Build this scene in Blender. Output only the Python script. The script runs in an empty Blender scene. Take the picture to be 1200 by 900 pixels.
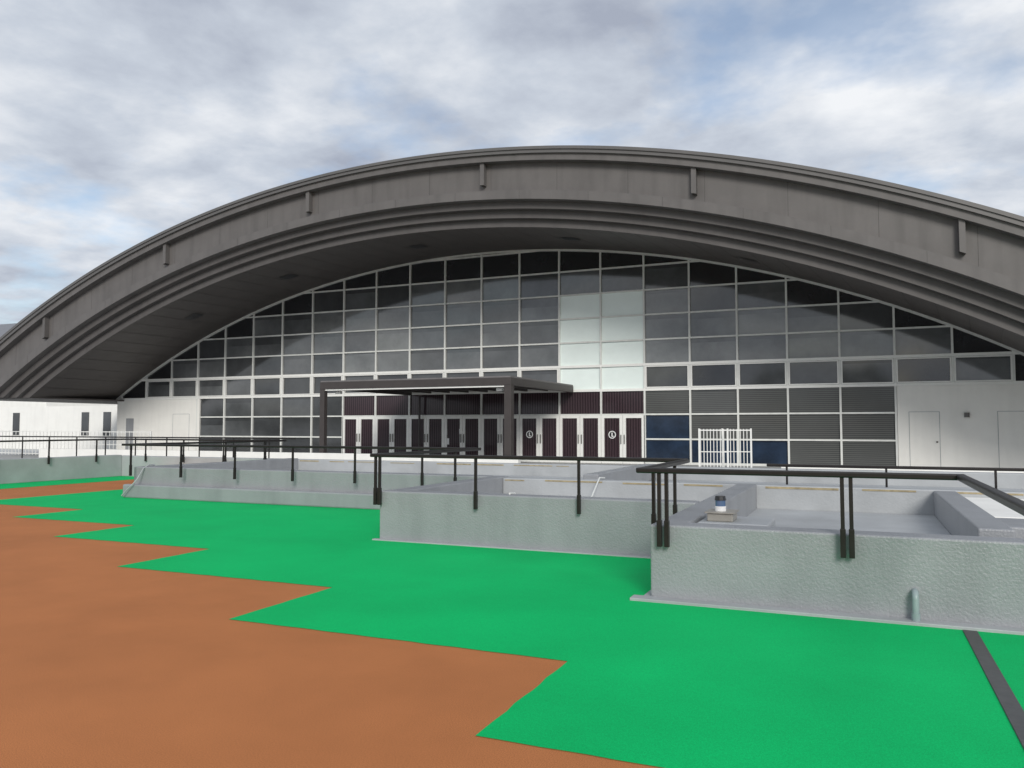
import bpy, math, random
from mathutils import Vector
random.seed(4)
S=bpy.context.scene
col=S.collection
# ------------------------------------------------------------------ materials
def mat(name,color,rough=0.6,metal=0.0,nscale=3.0,namt=0.12,bump=0.0,bscale=40.0,spec=0.5,stain=0.0,seed=0.0,speck=0.0,stainscale=(2.5,2.5,.35)):
    m=bpy.data.materials.new(name);m.use_nodes=True
    nt=m.node_tree;N=nt.nodes;L=nt.links
    b=N['Principled BSDF'];b.inputs['Roughness'].default_value=rough;b.inputs['Metallic'].default_value=metal
    b.inputs['Specular IOR Level'].default_value=spec
    tc=N.new('ShaderNodeTexCoord')
    mp=N.new('ShaderNodeMapping');mp.inputs['Location'].default_value=(seed,seed*1.7,0);L.new(tc.outputs['Object'],mp.inputs[0])
    n=N.new('ShaderNodeTexNoise');n.inputs['Scale'].default_value=nscale;n.inputs['Detail'].default_value=5;n.inputs['Roughness'].default_value=.65
    L.new(mp.outputs[0],n.inputs['Vector'])
    r=N.new('ShaderNodeMapRange');r.inputs['From Min'].default_value=.25;r.inputs['From Max'].default_value=.75
    r.inputs['To Min'].default_value=1-namt;r.inputs['To Max'].default_value=1+namt
    L.new(n.outputs['Fac'],r.inputs['Value'])
    mx=N.new('ShaderNodeVectorMath');mx.operation='SCALE';mx.inputs[0].default_value=color[:3]
    L.new(r.outputs[0],mx.inputs['Scale'])
    out=mx.outputs[0]
    def mul(out,vec,lo,hi,a,bb,scale,det):
        n2=N.new('ShaderNodeTexNoise');n2.inputs['Scale'].default_value=scale;n2.inputs['Detail'].default_value=det
        m2=N.new('ShaderNodeMapping');m2.inputs['Scale'].default_value=vec;L.new(tc.outputs['Object'],m2.inputs[0]);L.new(m2.outputs[0],n2.inputs['Vector'])
        r2=N.new('ShaderNodeMapRange');r2.inputs['From Min'].default_value=lo;r2.inputs['From Max'].default_value=hi
        r2.inputs['To Min'].default_value=a;r2.inputs['To Max'].default_value=bb;L.new(n2.outputs['Fac'],r2.inputs['Value'])
        m3=N.new('ShaderNodeVectorMath');m3.operation='SCALE';L.new(out,m3.inputs[0]);L.new(r2.outputs[0],m3.inputs['Scale']);return m3.outputs[0]
    if stain>0: out=mul(out,stainscale,.45,.75,1,1-stain,1.0,5)
    if speck>0: out=mul(out,(1,1,1),.3,.7,1-speck,1+speck,170,1)
    L.new(out,b.inputs['Base Color'])
    if bump>0:
        n3=N.new('ShaderNodeTexNoise');n3.inputs['Scale'].default_value=bscale;n3.inputs['Detail'].default_value=3
        L.new(tc.outputs['Object'],n3.inputs['Vector'])
        bp=N.new('ShaderNodeBump');bp.inputs['Strength'].default_value=bump;bp.inputs['Distance'].default_value=.02
        L.new(n3.outputs['Fac'],bp.inputs['Height']);L.new(bp.outputs[0],b.inputs['Normal'])
    return m
M={}
M['brown']=mat('brown_rubber_paint',(.44,.165,.06),.8,nscale=.9,namt=.10,spec=.15,speck=.24,stain=.12,stainscale=(.5,.5,.5))
M['green']=mat('green_rubber_paint',(.0,.46,.125),.75,nscale=.8,namt=.08,spec=.12,speck=.18,stain=.12,stainscale=(.6,.6,.6))
M['concrete']=mat('pale_concrete',(.45,.46,.46),.8,nscale=.8,namt=.15)
M['earth']=mat('ground_grey',(.22,.23,.2),.9,nscale=.2,namt=.2)
M['parapet']=mat('grey_waterproof_paint',(.29,.30,.315),.40,nscale=1.6,namt=.08,bump=.38,bscale=50,stain=.16,speck=.05)
M['parapet_lt']=mat('light_grey_paint',(.39,.405,.415),.5,nscale=1.3,namt=.12,bump=.2,bscale=30,stain=.18,stainscale=(.8,.8,.8))
M['white']=mat('white_wall_paint',(.82,.81,.77),.65,nscale=1.2,namt=.04,stain=.06)
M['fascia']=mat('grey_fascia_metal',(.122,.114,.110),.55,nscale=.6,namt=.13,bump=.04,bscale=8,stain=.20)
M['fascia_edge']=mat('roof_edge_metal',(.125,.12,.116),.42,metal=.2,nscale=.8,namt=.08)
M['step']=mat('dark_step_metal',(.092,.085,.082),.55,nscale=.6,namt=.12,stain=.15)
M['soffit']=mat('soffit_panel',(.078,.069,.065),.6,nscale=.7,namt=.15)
M['frame']=mat('window_frame_paint',(.72,.73,.70),.45,nscale=4,namt=.06,stain=.15)
M['frame_w']=mat('vent_frame_paint',(.82,.82,.79),.45,nscale=4,namt=.05)
M['rail']=mat('bronze_rail_metal',(.03,.027,.026),.35,metal=.5,nscale=8,namt=.2)
M['canopy']=mat('canopy_steel',(.05,.042,.04),.5,nscale=3,namt=.15)
M['canopy_roof']=mat('canopy_sheet',(.16,.15,.15),.5,nscale=2,namt=.15)
M['panel']=mat('opal_panel',(.80,.89,.86),.3,nscale=.9,namt=.05)
M['drain']=mat('drain_metal',(.06,.06,.06),.5,nscale=20,namt=.3)
M['teal']=mat('pipe_pvc',(.27,.33,.34),.4,nscale=6,namt=.1)
M['tan']=mat('metal_box',(.38,.36,.32),.45,metal=.3,nscale=5,namt=.1)
M['black']=mat('black_plastic',(.02,.02,.022),.3)
M['joint']=mat('panel_joint',(.055,.05,.048),.6)  # dark colour for the thin sheet joints of fascia and soffit
M['bluegl']=mat('blue_lens',(.10,.16,.28),.12)
M['navy']=mat('navy_glass',(.018,.032,.06),.12,nscale=1.2,namt=.5)
M['asphroof']=mat('dark_roof_tile',(.18,.185,.20),.6,nscale=3,namt=.1)
M['sticker']=mat('sticker_white',(.8,.8,.8),.5,namt=.02)
M['rust']=mat('ochre_lichen_paint',(.33,.27,.16),.8,nscale=9,namt=.4)
M['leaf']=mat('foliage',(.06,.09,.04),.8,nscale=2,namt=.5)
glass=[]
for i,(c) in enumerate([(.022,.023,.026),(.052,.055,.058),(.085,.09,.094),(.115,.121,.125),(.15,.158,.160),(.18,.19,.19)]):
    glass.append(mat('window_glass_%d'%i,c,.07,nscale=.55,namt=.42,seed=i*3.1,spec=.9))
def banded(name,c1,c2,dirn,scale,rough=.14,dist=0):
    m=mat(name,c1,rough,nscale=.6,namt=.25);nt=m.node_tree;N=nt.nodes;L=nt.links;b=N['Principled BSDF']
    tc=N.new('ShaderNodeTexCoord');w=N.new('ShaderNodeTexWave');w.bands_direction=dirn;w.inputs['Scale'].default_value=scale;w.inputs['Distortion'].default_value=dist
    L.new(tc.outputs['Object'],w.inputs['Vector'])
    mx=N.new('ShaderNodeMix');mx.data_type='RGBA';L.new(w.outputs['Fac'],mx.inputs[0])
    src=b.inputs['Base Color'].links[0].from_socket
    L.new(src,mx.inputs[6]);mx.inputs[7].default_value=(*c2,1);L.new(mx.outputs[2],b.inputs['Base Color']);return m
M['blind']=banded('venetian_blind_glass',(.065,.067,.067),(.115,.12,.116),'Z',4.0)
M['purple']=banded('purple_curtain_glass',(.022,.013,.017),(.062,.040,.048),'X',2.6,dist=.8)
# ------------------------------------------------------------------ mesh helpers
def empty(name):
    e=bpy.data.objects.new(name,None);col.objects.link(e);return e
def mesh(name,vs,fs,mats,parent=None,idx=None,smooth=False,bevel=0):
    me=bpy.data.meshes.new(name);me.from_pydata(vs,[],fs);me.update()
    if not isinstance(mats,(list,tuple)):mats=[mats]
    for m in mats:me.materials.append(m)
    if idx:
        for p,i in zip(me.polygons,idx):p.material_index=i
    if smooth:
        for p in me.polygons:p.use_smooth=True
    o=bpy.data.objects.new(name,me);col.objects.link(o)
    if parent:o.parent=parent
    if bevel:
        b=o.modifiers.new('bevel','BEVEL');b.width=bevel;b.segments=2;b.limit_method='ANGLE'
    return o
def boxes(name,L,m,parent=None,bevel=0):
    vs=[];fs=[]
    for (x0,x1,y0,y1,z0,z1) in L:
        k=len(vs)
        vs+=[(x0,y0,z0),(x1,y0,z0),(x1,y1,z0),(x0,y1,z0),(x0,y0,z1),(x1,y0,z1),(x1,y1,z1),(x0,y1,z1)]
        fs+=[(k,k+3,k+2,k+1),(k+4,k+5,k+6,k+7),(k,k+1,k+5,k+4),(k+1,k+2,k+6,k+5),(k+2,k+3,k+7,k+6),(k+3,k,k+4,k+7)]
    return mesh(name,vs,fs,m,parent,bevel=bevel)
def cyls(name,L,m,parent=None,n=20):
    vs=[];fs=[]
    for (x,y,z0,z1,r0,r1) in L:
        k=len(vs)
        for i in range(n):
            a=2*math.pi*i/n;vs+=[(x+r0*math.cos(a),y+r0*math.sin(a),z0),(x+r1*math.cos(a),y+r1*math.sin(a),z1)]
        for i in range(n):
            j=(i+1)%n;fs.append((k+2*i,k+2*j,k+2*j+1,k+2*i+1))
        fs.append(tuple(k+2*i for i in range(n))[::-1]);fs.append(tuple(k+2*i+1 for i in range(n)))
    return mesh(name,vs,fs,m,parent)
def sheet(name,pts,z,m,parent=None):
    return mesh(name,[(x,y,z) for x,y in pts],[tuple(range(len(pts)))],m,parent)
# ------------------------------------------------------------------ ground
sheet('ground',[(-600,-600),(600,-600),(600,600),(-600,600)],-.03,M['earth'])
sheet('concrete_pavement',[(-60,-14.72),(45,-14.72),(45,60),(-60,60)],-.01,M['concrete'])
sheet('concrete_pavement',[(-60,-70),(-9.75,-70),(-9.75,-14.73),(-60,-14.73)],-.01,M['concrete'])
deck=sheet('terrace_deck',[(-9.75,-70),(45,-70),(45,-14.73),(-9.75,-14.73)],0,M['brown'])
ox=[10.45-2.98*i for i in range(5)];oy=[-28.52+1.43*i for i in range(5)]
P=[(-4.95,-14.85),(-4.95,oy[4])]
for i in (4,3,2,1,0):
    P.append((ox[i],oy[i]));P.append((ox[i],oy[i]-1.43))
P+=[(13.43,-29.95),(13.43,-31.38),(16.4,-31.38),(16.4,-32.8),(30,-32.8),(30,-14.85)]
# slightly wavering hand-painted edge, exact at the corners
Q=[]
for a,b in zip(P,P[1:]+P[:1]):
    d=math.hypot(b[0]-a[0],b[1]-a[1]);nn=max(1,int(d/.12)) if d<4 else 1
    Q.append(a)
    for i in range(1,nn):
        t=i/nn;wv=(.005*math.sin(i*1.7+a[0]*3)+random.uniform(-.0025,.0025))*min(1,4*t,4*(1-t))
        Q.append((a[0]+(b[0]-a[0])*t+wv*(abs(b[1]-a[1])>abs(b[0]-a[0])),a[1]+(b[1]-a[1])*t+wv*(abs(b[0]-a[0])>abs(b[1]-a[1]))))
sheet('green_painted_deck',Q,.004,M['green'])
sheet('green_painted_deck',[(-9.7,-45),(-7.9,-45),(-7.9,-14.85),(-9.7,-14.85)],.004,M['green'])
boxes('drain_channel',[(13.02,13.12,-45,-26.52,0,.012)],M['drain'],bevel=.003)
# ------------------------------------------------------------------ arena building
A=empty('arched_arena_building')
CX=-4.0
ZB=3.1
def circ(w):   # outer (w=0) .. inner soffit edge (w=1)
    return (-37.5+(2.3)*w, 49.75+(44.7-49.75)*w)
GZ,GR=-35.86,45.70
def arcpts(zc,R,n=96,zb=ZB):
    h=math.acos((zb-zc)/R)
    return [(CX+R*math.sin(-h+2*h*i/n), zc+R*math.cos(-h+2*h*i/n)) for i in range(n+1)]
def garc(x): return GZ+math.sqrt(max(0,GR*GR-(x-CX)**2))
def loft(name,prof,m,n=120):
    vs=[];fs=[]
    for (zc,R,y) in prof:
        for (x,z) in arcpts(zc,R,n):vs.append((x,y,z))
    for j in range(len(prof)-1):
        for i in range(n):
            a=j*(n+1)+i;fs.append((a,a+1,a+n+2,a+n+1))
    return mesh(name,vs,fs,m,A)
def pr(w,L):
    zc,R=circ(w);return (zc,R,-L)
loft('roof_vault',[pr(0,-44),pr(0,6.95)],M['fascia_edge'])
loft('roof_edge_trim',[pr(0,6.95),pr(.04,6.95),pr(.04,6.90),pr(.085,6.90),pr(.085,6.8)],M['fascia_edge'])
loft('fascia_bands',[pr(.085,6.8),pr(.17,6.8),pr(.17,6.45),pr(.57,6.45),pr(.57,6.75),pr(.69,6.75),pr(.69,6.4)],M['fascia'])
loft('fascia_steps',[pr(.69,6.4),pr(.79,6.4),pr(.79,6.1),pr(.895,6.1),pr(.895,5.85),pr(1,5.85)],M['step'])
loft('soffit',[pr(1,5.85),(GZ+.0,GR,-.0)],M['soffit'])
vs=[];fs=[]
n=48
A1=arcpts(*circ(1),n=n);A2=arcpts(GZ,GR,n=n)
for i in range(1,n):
    (xa,za),(xb,zb)=A1[i],A2[i];k=len(vs)
    vs+=[(xa-.012,-5.84,za-.006),(xa+.012,-5.84,za-.006),(xb+.012,-.02,zb-.006),(xb-.012,-.02,zb-.006)];fs.append((k,k+1,k+2,k+3))
mesh('soffit_joints',vs,fs,M['joint'],A)
vs=[];fs=[]
for f_ in (.2,.33,.47,.62,.76):
    i=int(f_*n);(xa,za),(xb,zb)=A1[i],A2[i];(xc,zc_),(xd,zd)=A1[i+1],A2[i+1]
    def pt(u,v):
        x=(xa*(1-u)+xc*u)*(1-v)+(xb*(1-u)+xd*u)*v;z=(za*(1-u)+zc_*u)*(1-v)+(zb*(1-u)+zd*u)*v
        return (x,-5.85*(1-v),z-.02)
    k=len(vs);vs+=[pt(.15,.4),pt(.85,.4),pt(.85,.52),pt(.15,.52)];fs.append((k,k+1,k+2,k+3))
mesh('soffit_vents',vs,fs,M['black'],A)
for side in (0,1):
    x0=arcpts(*circ(0))[0 if side==0 else -1][0];x1=arcpts(*circ(1))[0 if side==0 else -1][0]
    xa,xb=min(x0,x1),max(x0,x1)
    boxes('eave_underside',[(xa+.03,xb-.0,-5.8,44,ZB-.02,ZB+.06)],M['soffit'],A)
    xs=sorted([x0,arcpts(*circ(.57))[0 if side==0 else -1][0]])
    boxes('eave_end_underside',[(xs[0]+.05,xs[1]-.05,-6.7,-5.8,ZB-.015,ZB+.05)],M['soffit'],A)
def cz(w,x):
    zc,R=circ(w);return zc+math.sqrt(max(0,R*R-(x-CX)**2))
def vstrip(name,xs,hw,wa,wb,yf,yb,m):
    vs=[];fs=[]
    for x in xs:
        if cz(wb,x)<ZB:continue
        k=len(vs)
        for s in (-hw,hw):
            for w_ in (wa,wb):
                z=cz(w_,x+s)
                for y in (yf,yb):vs.append((x+s,y,z))
        fs+=[(k,k+2,k+6,k+4),(k,k+1,k+3,k+2),(k+4,k+6,k+7,k+5),(k+2,k+3,k+7,k+6),(k+1,k+5,k+7,k+3),(k,k+4,k+5,k+1)]
    mesh(name,vs,fs,m,A)
ribx=[-24.97-8.07,-24.97,-16.95,-8.86,-.68,7.33,15.3,23.3]
vstrip('fascia_ribs',ribx,.085,.172,.48,-6.70,-6.44,M['fascia'])
jx=[-30+2.69*i for i in range(20)]
vstrip('fascia_joints',jx,.006,.172,.568,-6.453,-6.44,M['joint'])
vstrip('fascia_joints',[x+1.3 for x in jx],.005,.573,.688,-6.753,-6.74,M['joint'])
# glazed gable
CW=1.95
R0=3.2;PH=1.08
zrow=[0,1.07,2.13,R0]+[R0+PH*i for i in range(1,7)]
cols=[CW*k for k in range(-14,13)]
vs=[];fs=[];idx=[]
pm=[M['panel'],M['purple'],M['navy'],M['blind']]+glass
def pane(x0,x1,z0,z1,mi):
    t0=min(z1,garc(x0));t1=min(z1,garc(x1))
    if t0<=z0 and t1<=z0:return
    xa,xb=x0,x1
    if garc(x0)<=z0:
        for q in range(60):
            xa=x0+(x1-x0)*q/60
            if garc(xa)>z0+.001:break
    if garc(x1)<=z0:
        for q in range(60):
            xb=x1-(x1-x0)*q/60
            if garc(xb)>z0+.001:break
    tilt=random.uniform(-.012,.012);tl2=random.uniform(-.02,.02)
    def poly(za,zb_,m_):
        top=[(xb+(xa-xb)*q/6) for q in range(7)]
        k=len(vs);pts=[(xa,za),(xb,za)]+[(x,min(zb_,garc(x)+.02)) for x in top]
        for (x,z) in pts:vs.append((x,.06+tilt*(x-x0)+tl2*(z-z0),z))
        fs.append(tuple(range(k,k+len(pts))));idx.append(m_)
    if mi in(6,7,8,9) and z1<11 and min(t0,t1)>=z1-.01:
        zs=z1-random.choice([.18,.22,.22,.3,.45])
        poly(z0,zs,mi)
        k=len(vs)
        for (x,z) in ((xa,zs),(xb,zs),(xb,z1),(xa,z1)):vs.append((x,.06+tilt*(x-x0)+tl2*(z-z0),z))
        fs.append((k,k+1,k+2,k+3));idx.append(mi-1)
    else:poly(z0,z1,mi)
L_left,L_right=-21.2,13.65
allc=sorted(set([-27.6]+cols+[19.6]))
for ci in range(len(allc)-1):
    x0,x1=allc[ci],allc[ci+1]
    if x0<-27.6:continue
    xm=(x0+x1)/2
    for r in range(len(zrow)-1):
        z0,z1=zrow[r],zrow[r+1]
        if r==len(zrow)-2:z1=11
        if r<3:
            if xm<L_left or xm>L_right:continue
            if r<2 and -11.7<xm<3.9:continue
        v=random.random()
        if 0<xm<3.9 and 3<=r<=6:mi=0
        elif r==2 and -11.7<xm<3.9:mi=1
        elif r<3 and xm>3.9:
            mi=2 if (r==0 and xm<9.7) or (r==1 and xm<5.8) else 3
        elif r<3:mi=6 if v<.5 else 5
        else:
            top=garc(xm)  # darker panes near the arch: soffit reflection and shade put into their colour
            if top<z1+.15:mi=4
            elif top<z1+1.2:mi=7 if v<.4 else (6 if v<.75 else 5)
            elif xm<-16:mi=5 if v<.4 else (6 if v<.8 else 7)
            elif r==3:mi=5 if v<.6 else (6 if v<.85 else 4)
            else:mi=8 if v<.35 else (7 if v<.65 else (6 if v<.85 else 9))
        pane(x0,x1,z0,z1,mi)
mesh('glazing',vs,fs,pm,A,idx)
fr=[];fw=[]
for x in allc[1:]:
    zt=garc(x)
    zb_=0 if L_left-1<x<L_right+.5 else R0
    if -11.6<x<3.8:zb_=2.13
    if zt>zb_:fr.append((x-.038,x+.038,-.03,.1,zb_,zt))
for r,z in enumerate(zrow[1:],1):
    if z>9.8:continue
    h=math.sqrt(GR*GR-(z-GZ)**2)
    xa,xb=CX-h,CX+h
    wd=.034
    if r<3:
        if r==1:
            fr.append((-21.2,-11.7,-.02,.09,z-wd,z+wd));fr.append((3.9,13.65,-.02,.09,z-wd,z+wd))
        else:
            fr.append((-21.2,13.65,-.025,.09,z-wd,z+wd))
    elif r in(3,4):
        fw.append((xa,xb,-.035,.09,z-.055,z+.055))
    else:fr.append((xa,xb,-.02,.09,z-wd,z+wd))
fr.append((-21.2,-11.7,-.02,.09,.0,.1));fr.append((3.9,13.65,-.02,.09,0,.1))
boxes('mullions',fr,M['frame'],A)
boxes('transom_bands',fw,M['frame_w'],A)
vf=[]
for ci in range(len(allc)-1):
    x0,x1=allc[ci],allc[ci+1]
    if garc(x0)<R0+PH or garc(x1)<R0+PH:continue
    if x0>=-.1 and x1<4:continue
    a,b,c,d=x0+.045,x1-.045,R0+.065,R0+PH-.065
    vf+=[(a,a+.05,-.045,.08,c,d),(b-.05,b,-.045,.08,c,d),(a+.05,b-.05,-.045,.08,c,c+.045),(a+.05,b-.05,-.045,.08,d-.045,d)]
boxes('vent_window_frames',vf,M['frame_w'],A)
vs=[];fs=[]
n=96;o=arcpts(GZ,GR,n,zb=R0);i_=arcpts(GZ,GR-.09,n,zb=R0)
for (x,z),(x2,z2) in zip(o,i_):vs+=[(x,-.05,z),(x2,-.05,z2),(x2,.1,z2)]
for q in range(n):
    a=3*q;fs+=[(a,a+3,a+4,a+1),(a+1,a+4,a+5,a+2)]
mesh('arch_trim',vs,fs,M['frame'],A)
boxes('gable_walls',[(-27.6,-21.25,-.02,.3,0,R0-.06),(13.7,19.7,-.02,.3,0,R0-.06),(-27.6,-27.3,.3,44,0,ZB-.03),(19.4,19.7,.3,44,0,ZB-.03),(-27.6,19.7,44,44.3,0,ZB-.03)],M['white'],A)
bx=[(x,z) for x,z in arcpts(*circ(0))]
mesh('rear_gable',[(x,43.9,z) for x,z in bx],[tuple(range(len(bx)))],M['white'],A)
def reveal(x0,x1,z1):return [(x0-.02,x0,-.03,-.02,0,z1),(x1,x1+.02,-.03,-.02,0,z1),(x0-.02,x1+.02,-.03,-.02,z1,z1+.02)]
boxes('service_doors',reveal(-23.2,-22.0,2.3)+reveal(14.1,15.1,2.15)+reveal(17,18,2.15),M['parapet_lt'],A)
boxes('service_door_leaf',[(-26.85,-26.25,-.03,-.02,0,2.08)],M['parapet'],A)
boxes('service_door_knobs',[(14.98,15.04,-.07,-.02,1.0,1.06),(17.88,17.94,-.07,-.02,1.0,1.06)],M['fascia'],A)
cyls('wall_lamp',[(16.0,-.09,1.95,2.12,.09,.09)],M['fascia_edge'],A)
df=[];dp=[];dg=[];dl=[]
x=-11.7;step=1.95/2
zt=2.095
i=0
while x<3.85:
    x1=x+step
    df+=[(x+.006,x+.14,-.03,.07,0,zt),(x1-.14,x1-.006,-.03,.07,0,zt),(x+.14,x1-.14,-.03,.07,0,.22),(x+.14,x1-.14,-.03,.07,zt-.12,zt)]
    dl.append((x-.006,x+.006,-.01,.05,0,zt))
    dp.append((x+.14,x1-.14,.02,.04,.22,zt-.12))
    dg.append((x+.06,x+.09,-.08,-.03,.85,1.25) if i%2 else (x1-.09,x1-.06,-.08,-.03,.85,1.25))
    x=x1;i+=1
boxes('door_frames',df,M['frame_w'],A)
boxes('door_gaps',dl,M['black'],A)
boxes('door_glass',dp,M['purple'],A)
boxes('door_handles',dg,M['fascia_edge'],A)
st=[(-6.0,-5.7,-.01,.015,1.2,1.5),(-5.95,-5.6,-.01,.015,.75,1.05),(-5.05,-4.8,-.01,.015,1.25,1.5)]
boxes('door_notices',st,M['sticker'],A)
def disc(name,x,z,r,y,m):
    mesh(name,[(x+r*math.cos(a*math.pi/12),y,z+r*math.sin(a*math.pi/12)) for a in range(24)],[tuple(range(24))],m,A)
for x in (-1.46,2.44):
    disc('door_sticker',x,1.25,.17,.012,M['sticker']);disc('door_sticker_mark',x,1.25,.13,.009,M['black'])
    boxes('door_sticker_figure',[(x-.03,x+.02,.003,.006,1.18,1.34),(x-.03,x+.07,.0045,.0075,1.16,1.2)],M['sticker'],A)
# ------------------------------------------------------------------ entrance canopy
E=empty('entrance_canopy')
x0,x1,y0,y1=-7.75,.72,-7.15,-.15
boxes('beams',[(x0,x1,y0,y0+.18,3.12,3.4),(x0,x0+.18,y0+.18,y1,3.12,3.4),(x1-.18,x1,y0+.18,y1,3.12,3.4)],M['canopy'],E,bevel=.01)
boxes('rafters',[(x0+.18+i*1.0,x0+.26+i*1.0,y0+.18,y1,3.2,3.34) for i in range(1,8)],M['canopy'],E)
boxes('roof_sheet',[(x0+.02,x1-.02,y0+.02,y1,3.405,3.46)],M['canopy_roof'],E)
boxes('gutter',[(x0+.2,x1-.2,y0+.05,y0+.17,3.06,3.118)],M['frame_w'],E)
boxes('posts',[(x1-.26,x1+.02,y0-.02,y0+.26,0,3.118),(x0-.0,x0+.22,y0,y0+.22,0,3.118),(x0+.6,x0+.68,y1-.1,y1-.02,0,3.12)],M['canopy'],E,bevel=.01)
boxes('spot_lamps',[(x1-.75,x1-.5,y0+.35,y0+.5,2.93,3.05),(x0+.5,x0+.75,y0+.35,y0+.5,2.93,3.05)],M['frame_w'],E,bevel=.02)
# ------------------------------------------------------------------ stepped parapets
H=.69
def wall(name,b,m='parapet',bv=.018):return boxes(name,b,M[m],None,bevel=bv)
wall('parapet_wall',[(10.5,19.5,-26.35,-26.05,0,H)])
wall('parapet_wall',[(10.5,10.8,-26.05,-20.45,0,H-.004)])
wall('parapet_wall',[(6.05,10.498,-24.05,-23.75,0,H)])
wall('parapet_wall',[(6.05,6.35,-23.75,-20.15,0,H-.004)])
wall('parapet_wall',[(-2.85,6.045,-20.45,-20.15,0,H)])
wall('parapet_wall',[(6.352,19.5,-20.445,-20.15,0,H-.02)],'parapet_lt')
wall('parapet_wall',[(-2.85,-2.55,-20.15,-15.0,0,H)])
wall('parapet_wall',[(-9.9,19.5,-14.998,-14.7,0,H-.03)],'parapet_lt')
wall('parapet_wall',[(-9.9,-9.6,-60,-15.0,0,H)],'parapet_lt')
wall('parapet_plinth',[(-3.0,6.04,-20.62,-20.45,0,.30)],bv=.03)
wall('kerb_strip',[(10.34,19.4,-26.50,-26.35,0,.03)],'parapet_lt',.005)
wall('kerb_strip',[(5.98,10.4,-24.13,-24.05,0,.02)],'parapet_lt',.004)
wall('kerb_strip',[(10.42,10.5,-26.34,-24.14,0,.02)],'parapet_lt',.004)
boxes('roof_bed',[(10.8,19.5,-26.05,-20.45,.2,.30)],M['parapet_lt'])
boxes('roof_bed',[(6.35,10.5,-23.75,-20.45,.2,.34)],M['parapet_lt'])
boxes('roof_bed',[(-2.55,19.5,-20.15,-15.0,.2,.36)],M['parapet_lt'])
wall('roof_upstand',[(13.3,13.6,-25.2,-20.45,.3,H-.03)],'parapet')
wall('roof_upstand',[(13.602,19.5,-23.2,-20.45,.3,.58)],'white')
wall('roof_upstand',[(13.602,14.2,-24.6,-23.7,.3,.62)],'parapet')
wall('roof_upstand',[(7.6,7.9,-19.6,-15.0,.36,.72)],'parapet')
rl=[]
for (xa,xb,y,z) in ((6.4,10.4,-23.752,H-.06),(6.4,19.4,-20.452,H-.07),(-2.5,6,-15.004,H-.09)):
    x=xa
    while x<xb:
        l=random.uniform(.2,1.1);rl.append((x,min(x+l,xb),y,y+.012,z+random.uniform(0,.01),z+random.uniform(.02,.035)));x+=l+random.uniform(.05,.7)
boxes('weathered_ledge_edge',rl,M['rust'])
wall('low_white_wall',[(-12.5,1.2,-7.6,-7.35,0,.55)],'white')
wall('low_white_wall',[(2.2,9,-12.6,-12.35,0,.5)],'white')
wall('low_white_wall',[(10.2,20,-9.0,-8.75,0,.48)],'white')
wall('low_white_wall',[(-26,-13.5,-6.0,-5.75,0,.5)],'white')
# beacon on its box
B=empty('roof_beacon')
boxes('base_block',[(10.82,11.5,-25.75,-25.05,.30,.66)],M['parapet_lt'],B,bevel=.02)
boxes('metal_box',[(10.9,11.15,-25.62,-25.3,.66,.74)],M['tan'],B,bevel=.01)
boxes('box_lid',[(10.88,11.17,-25.64,-25.28,.74,.752)],M['tan'],B)
cyls('beacon_collar',[(11.01,-25.47,.752,.80,.055,.055)],M['sticker'],B)
cyls('beacon_lens',[(11.01,-25.47,.80,.86,.05,.05)],M['bluegl'],B)
cyls('beacon_cap',[(11.01,-25.47,.86,.90,.058,.05)],M['black'],B)
def tube(name,pts,r,m,parent=None):
    cu=bpy.data.curves.new(name,'CURVE');cu.dimensions='3D';cu.bevel_depth=r;cu.bevel_resolution=4;cu.use_fill_caps=True
    sp=cu.splines.new('POLY');sp.points.add(len(pts)-1)
    for p,q in zip(sp.points,pts):p.co=(*q,1)
    cu.materials.append(m);o=bpy.data.objects.new(name,cu);col.objects.link(o)
    if parent:o.parent=parent
    return o
D=empty('drain_pipe')
pp=[(12.7,-26.34,.25)]+[(12.7,-26.38-.05*math.sin(a*math.pi/12),.20+.05*math.cos(a*math.pi/12)) for a in range(7)]+[(12.7,-26.43,.04)]
tube('pipe',pp,.027,M['teal'],D)
cyls('pipe_socket',[(12.7,-26.43,.03,.09,.033,.033)],M['teal'],D,16)
tube('cable',[(-2.6,-20.1,.72),(-2.55,-20.3,.73),(-2.5,-20.5,.66),(-2.55,-20.62,.42),(-2.62,-20.68,.31),(-2.75,-20.70,.2),(-2.9,-20.72,.05)],.014,M['parapet_lt'])
tube('cable',[(8.0,-23.9,.705),(8.0,-23.74,.70),(8.05,-23.6,.5),(8.1,-23.4,.36),(8.0,-22.6,.36),(8.3,-21.4,.37),(8.2,-20.5,.72),(8.2,-20.2,.70)],.014,M['frame'])
# ------------------------------------------------------------------ railings
def railing(name,path,posts,z=1.22,zb=.50,r=.035):
    R=empty(name)
    b=[]
    for (a,c) in zip(path[:-1],path[1:]):
        (xa,ya),(xb,yb)=a,c
        if abs(xa-xb)>abs(ya-yb):b.append((min(xa,xb)-r,max(xa,xb)+r,ya-r,ya+r,z-.05,z))
        else:b.append((xa-r+.001,xa+r-.001,min(ya,yb)+r,max(ya,yb)-r,z-.05,z-.001))
    boxes('handrail',b,M['rail'],R,bevel=.012)
    pb=[];sl=[]
    for (x,y,k) in posts:
        for o in ((-.034,.034) if k==2 else (0,)):
            pb.append((x+o-.016,x+o+.016,y-.018,y+.018,zb+.002,z-.05))
            sl.append((x+o-.022,x+o+.022,y-.025,y+.025,zb,zb+.24))
    boxes('posts',pb,M['rail'],R);boxes('post_sleeves',sl,M['rail'],R,bevel=.004)
    return R
railing('guard_railing',[(10.43,-24.2),(10.43,-26.42),(13.05,-26.42),(13.05,-30.6)],[(10.43,-25.9,1),(10.64,-26.42,2),(12.2,-26.42,2),(10.43,-24.9,1)])
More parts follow.
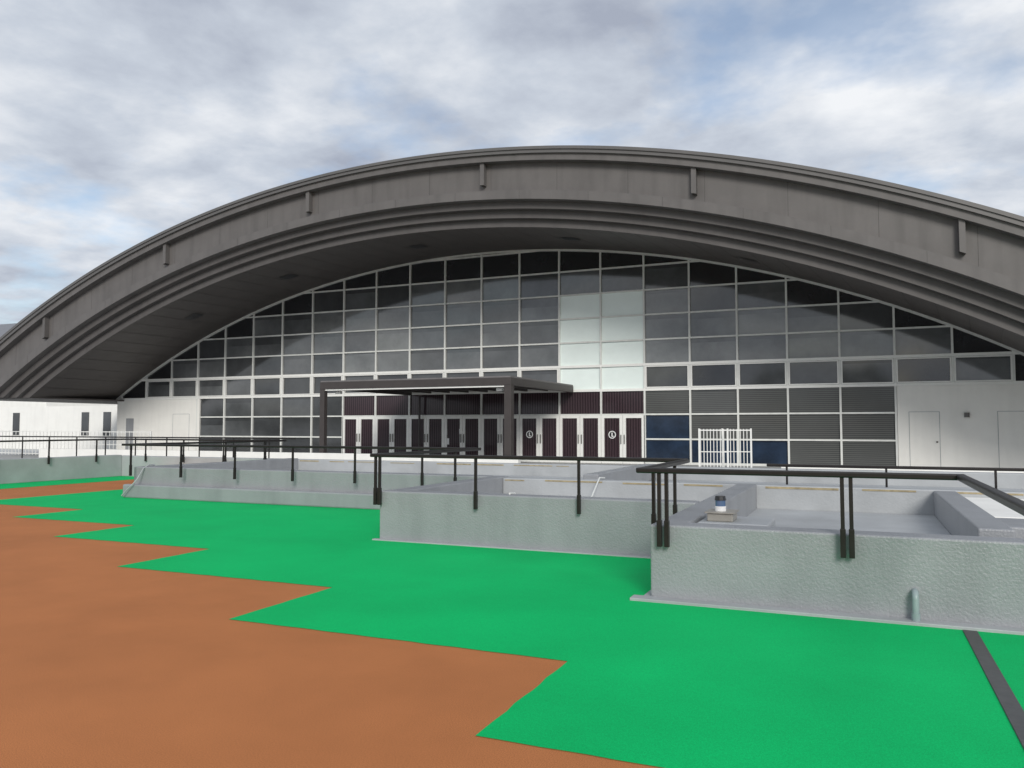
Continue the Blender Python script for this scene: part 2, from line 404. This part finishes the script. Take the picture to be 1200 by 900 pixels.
railing('guard_railing',[(5.98,-20.6),(5.98,-24.12),(10.39,-24.12)],[(6.06,-24.12,2),(7.6,-24.12,1),(9.05,-24.12,1),(5.98,-21.6,1)])
railing('guard_railing',[(-2.93,-15.1),(-2.93,-20.67),(5.9,-20.67)],[(-2.7+1.5*i,-20.67,1) for i in range(6)]+[(-2.93,-19,1),(-2.93,-17.5,1),(-2.93,-16,1)])
railing('guard_railing',[(-9.54,-40),(-9.54,-15.05),(-3.0,-15.05)],[(-9.54,-16-1.6*i,1) for i in range(15)]+[(-8.5+1.6*i,-15.06,1) for i in range(4)])
g=railing('guard_railing',[(10.9,-19.7),(20,-19.7)],[(11.2+1.5*i,-19.7,1) for i in range(6)],z=.98,zb=.36,r=.02)
railing('guard_railing',[(-26,-11.5),(-5.5,-11.5)],[(-25.8+1.6*i,-11.5,1) for i in range(13)],zb=0)
boxes('guard_post',[(13.03,13.07,-30.5,-30.46,.0,1.17)],M['rail'])
# ------------------------------------------------------------------ white gate + fences
def fence(name,xa,xb,y,h,stp):
    R=empty(name);b=[]
    b+=[(xa,xb,y-.02,y+.02,h-.04,h),(xa,xb,y-.02,y+.02,.12,.16),(xa,xb,y-.015,y+.015,h*.5-.015,h*.5+.015)]
    boxes('rails',b,M['frame_w'],R)
    v=[];x=xa+.01
    while x<xb:
        v.append((x,x+.022,y-.012,y+.012,.05,h+.02));x+=stp
    boxes('pickets',v,M['frame_w'],R)
    boxes('end_posts',[(xa-.05,xa,y-.03,y+.03,0,h+.04),(xb,xb+.05,y-.03,y+.03,0,h+.04)],M['frame_w'],R)
fence('white_folding_gate',7.35,8.25,-6.2,1.5,.11)
fence('white_folding_gate',8.05,8.95,-5.7,1.5,.11)
fence('white_picket_fence',-36,-20.5,-4,1.35,.28)
# ------------------------------------------------------------------ background building
W=empty('white_annex_building')
boxes('main_block',[(-80,-46,9,26,0,8.2)],M['white'],W)
mesh('main_roof',[(-81,8,8.1),(-45,8,8.1),(-45,27,8.1),(-81,27,8.1),(-76,17.5,11.6),(-51,17.5,11.6)],[(0,1,5,4),(1,2,5),(2,3,4,5),(3,0,4)],M['asphroof'],W)
boxes('low_wing',[(-46,-27.62,5,16,0,3.04)],M['white'],W)
wn=[]
for x in (-74,-69,-64,-59,-54,-49):
    for z in (1.2,5):wn.append((x,x+1.8,8.96,9.02,z,z+1.6))
for x in (-44,-36.9,-34.8):wn.append((x,x+.7,4.96,5.02,1.0,2.6))
boxes('windows',wn,glass[1],W)
# distant tree belt across the grounds (seen as reflections in the glazing)
vs=[];fs=[]
for q in range(5200):
    x=random.uniform(-110,120);hh=5.0+2.2*math.sin(x*.21)+1.6*math.sin(x*.53+1)+random.gauss(0,.5)
    z=random.uniform(0,1)**.8*hh;y=-95+random.gauss(0,2.0);s=random.uniform(.5,1.1)
    a=Vector((random.gauss(0,1),random.gauss(0,1),random.gauss(0,1))).normalized();b=a.orthogonal().normalized();c=a.cross(b)
    k=len(vs);p=Vector((x,y,z))
    vs+=[tuple(p+b*s),tuple(p+c*s),tuple(p-b*s*.8),tuple(p-c*s)];fs.append((k,k+1,k+2,k+3))
mesh('distant_trees',vs,fs,M['leaf'])
# ------------------------------------------------------------------ sky / light
w=bpy.data.worlds.new('World');S.world=w;w.use_nodes=True
nt=w.node_tree;N=nt.nodes;L=nt.links
bg=N['Background'];out=N['World Output']
sunel=math.radians(26);sunrot=math.radians(152)
sk=N.new('ShaderNodeTexSky');sk.sky_type='NISHITA';sk.sun_disc=False;sk.sun_elevation=sunel;sk.sun_rotation=sunrot
L.new(sk.outputs[0],bg.inputs[0]);bg.inputs[1].default_value=.15
tc=N.new('ShaderNodeTexCoord');sp=N.new('ShaderNodeSeparateXYZ');L.new(tc.outputs['Generated'],sp.inputs[0])
def mth(op,a,b=None):
    m=N.new('ShaderNodeMath');m.operation=op
    for i,v in enumerate((a,b)):
        if v is None:continue
        if isinstance(v,(int,float)):m.inputs[i].default_value=v
        else:L.new(v,m.inputs[i])
    return m.outputs[0]
zz=mth('ADD',mth('MAXIMUM',sp.outputs['Z'],0.0),.17)
cb=N.new('ShaderNodeCombineXYZ');L.new(mth('DIVIDE',sp.outputs['X'],zz),cb.inputs[0]);L.new(mth('DIVIDE',sp.outputs['Y'],zz),cb.inputs[1])
def noise(scale,det,rough,loc,dist=0):
    mp=N.new('ShaderNodeMapping');mp.inputs['Location'].default_value=loc;L.new(cb.outputs[0],mp.inputs[0])
    n=N.new('ShaderNodeTexNoise');n.inputs['Scale'].default_value=scale;n.inputs['Detail'].default_value=det;n.inputs['Roughness'].default_value=rough;n.inputs['Distortion'].default_value=dist
    L.new(mp.outputs[0],n.inputs['Vector']);return n.outputs['Fac']
n1=noise(2.4,7,.56,(3,1,0),.1);n2=noise(1.5,6,.55,(11,4,2),.1);n3=noise(.7,3,.5,(7,2,5),0)
mixn=mth('ADD',mth('MULTIPLY',n1,.62),mth('MULTIPLY',n3,.38))
cr=N.new('ShaderNodeValToRGB');L.new(mixn,cr.inputs[0])
e=cr.color_ramp.elements
e[0].position=.36;e[0].color=(.37,.41,.50,1);e[1].position=.62;e[1].color=(.86,.88,.91,1)
x=e.new(.48);x.color=(.56,.61,.69,1)
bg2=N.new('ShaderNodeBackground');L.new(cr.outputs[0],bg2.inputs[0]);bg2.inputs[1].default_value=1.04
mr=N.new('ShaderNodeMapRange');mr.inputs['From Min'].default_value=.36;mr.inputs['From Max'].default_value=.48;mr.inputs['To Min'].default_value=.35;mr.inputs['To Max'].default_value=1
L.new(n2,mr.inputs['Value'])
ms=N.new('ShaderNodeMixShader');L.new(mr.outputs[0],ms.inputs[0]);L.new(bg.outputs[0],ms.inputs[1]);L.new(bg2.outputs[0],ms.inputs[2])
L.new(ms.outputs[0],out.inputs['Surface'])
sd=bpy.data.lights.new('sun','SUN');sd.energy=2.3;sd.angle=math.radians(20);sd.color=(1,.96,.9)
so=bpy.data.objects.new('sun',sd);col.objects.link(so)
az=sunrot
dirv=Vector((math.sin(az)*math.cos(sunel),math.cos(az)*math.cos(sunel),math.sin(sunel)))
so.rotation_euler=dirv.to_track_quat('Z','Y').to_euler();so.location=dirv*50
# ------------------------------------------------------------------ camera
cd=bpy.data.cameras.new('camera');cam=bpy.data.objects.new('camera',cd);col.objects.link(cam)
cd.sensor_width=36;cd.lens=28;cd.clip_end=3000;cd.clip_start=.05
cam.location=(12.3,-33.74,1.6)
cam.rotation_euler=(math.radians(90)+math.atan(50/933),0,math.radians(23.44))
S.camera=cam
S.view_settings.view_transform='Standard';S.view_settings.look='None';S.view_settings.exposure=0
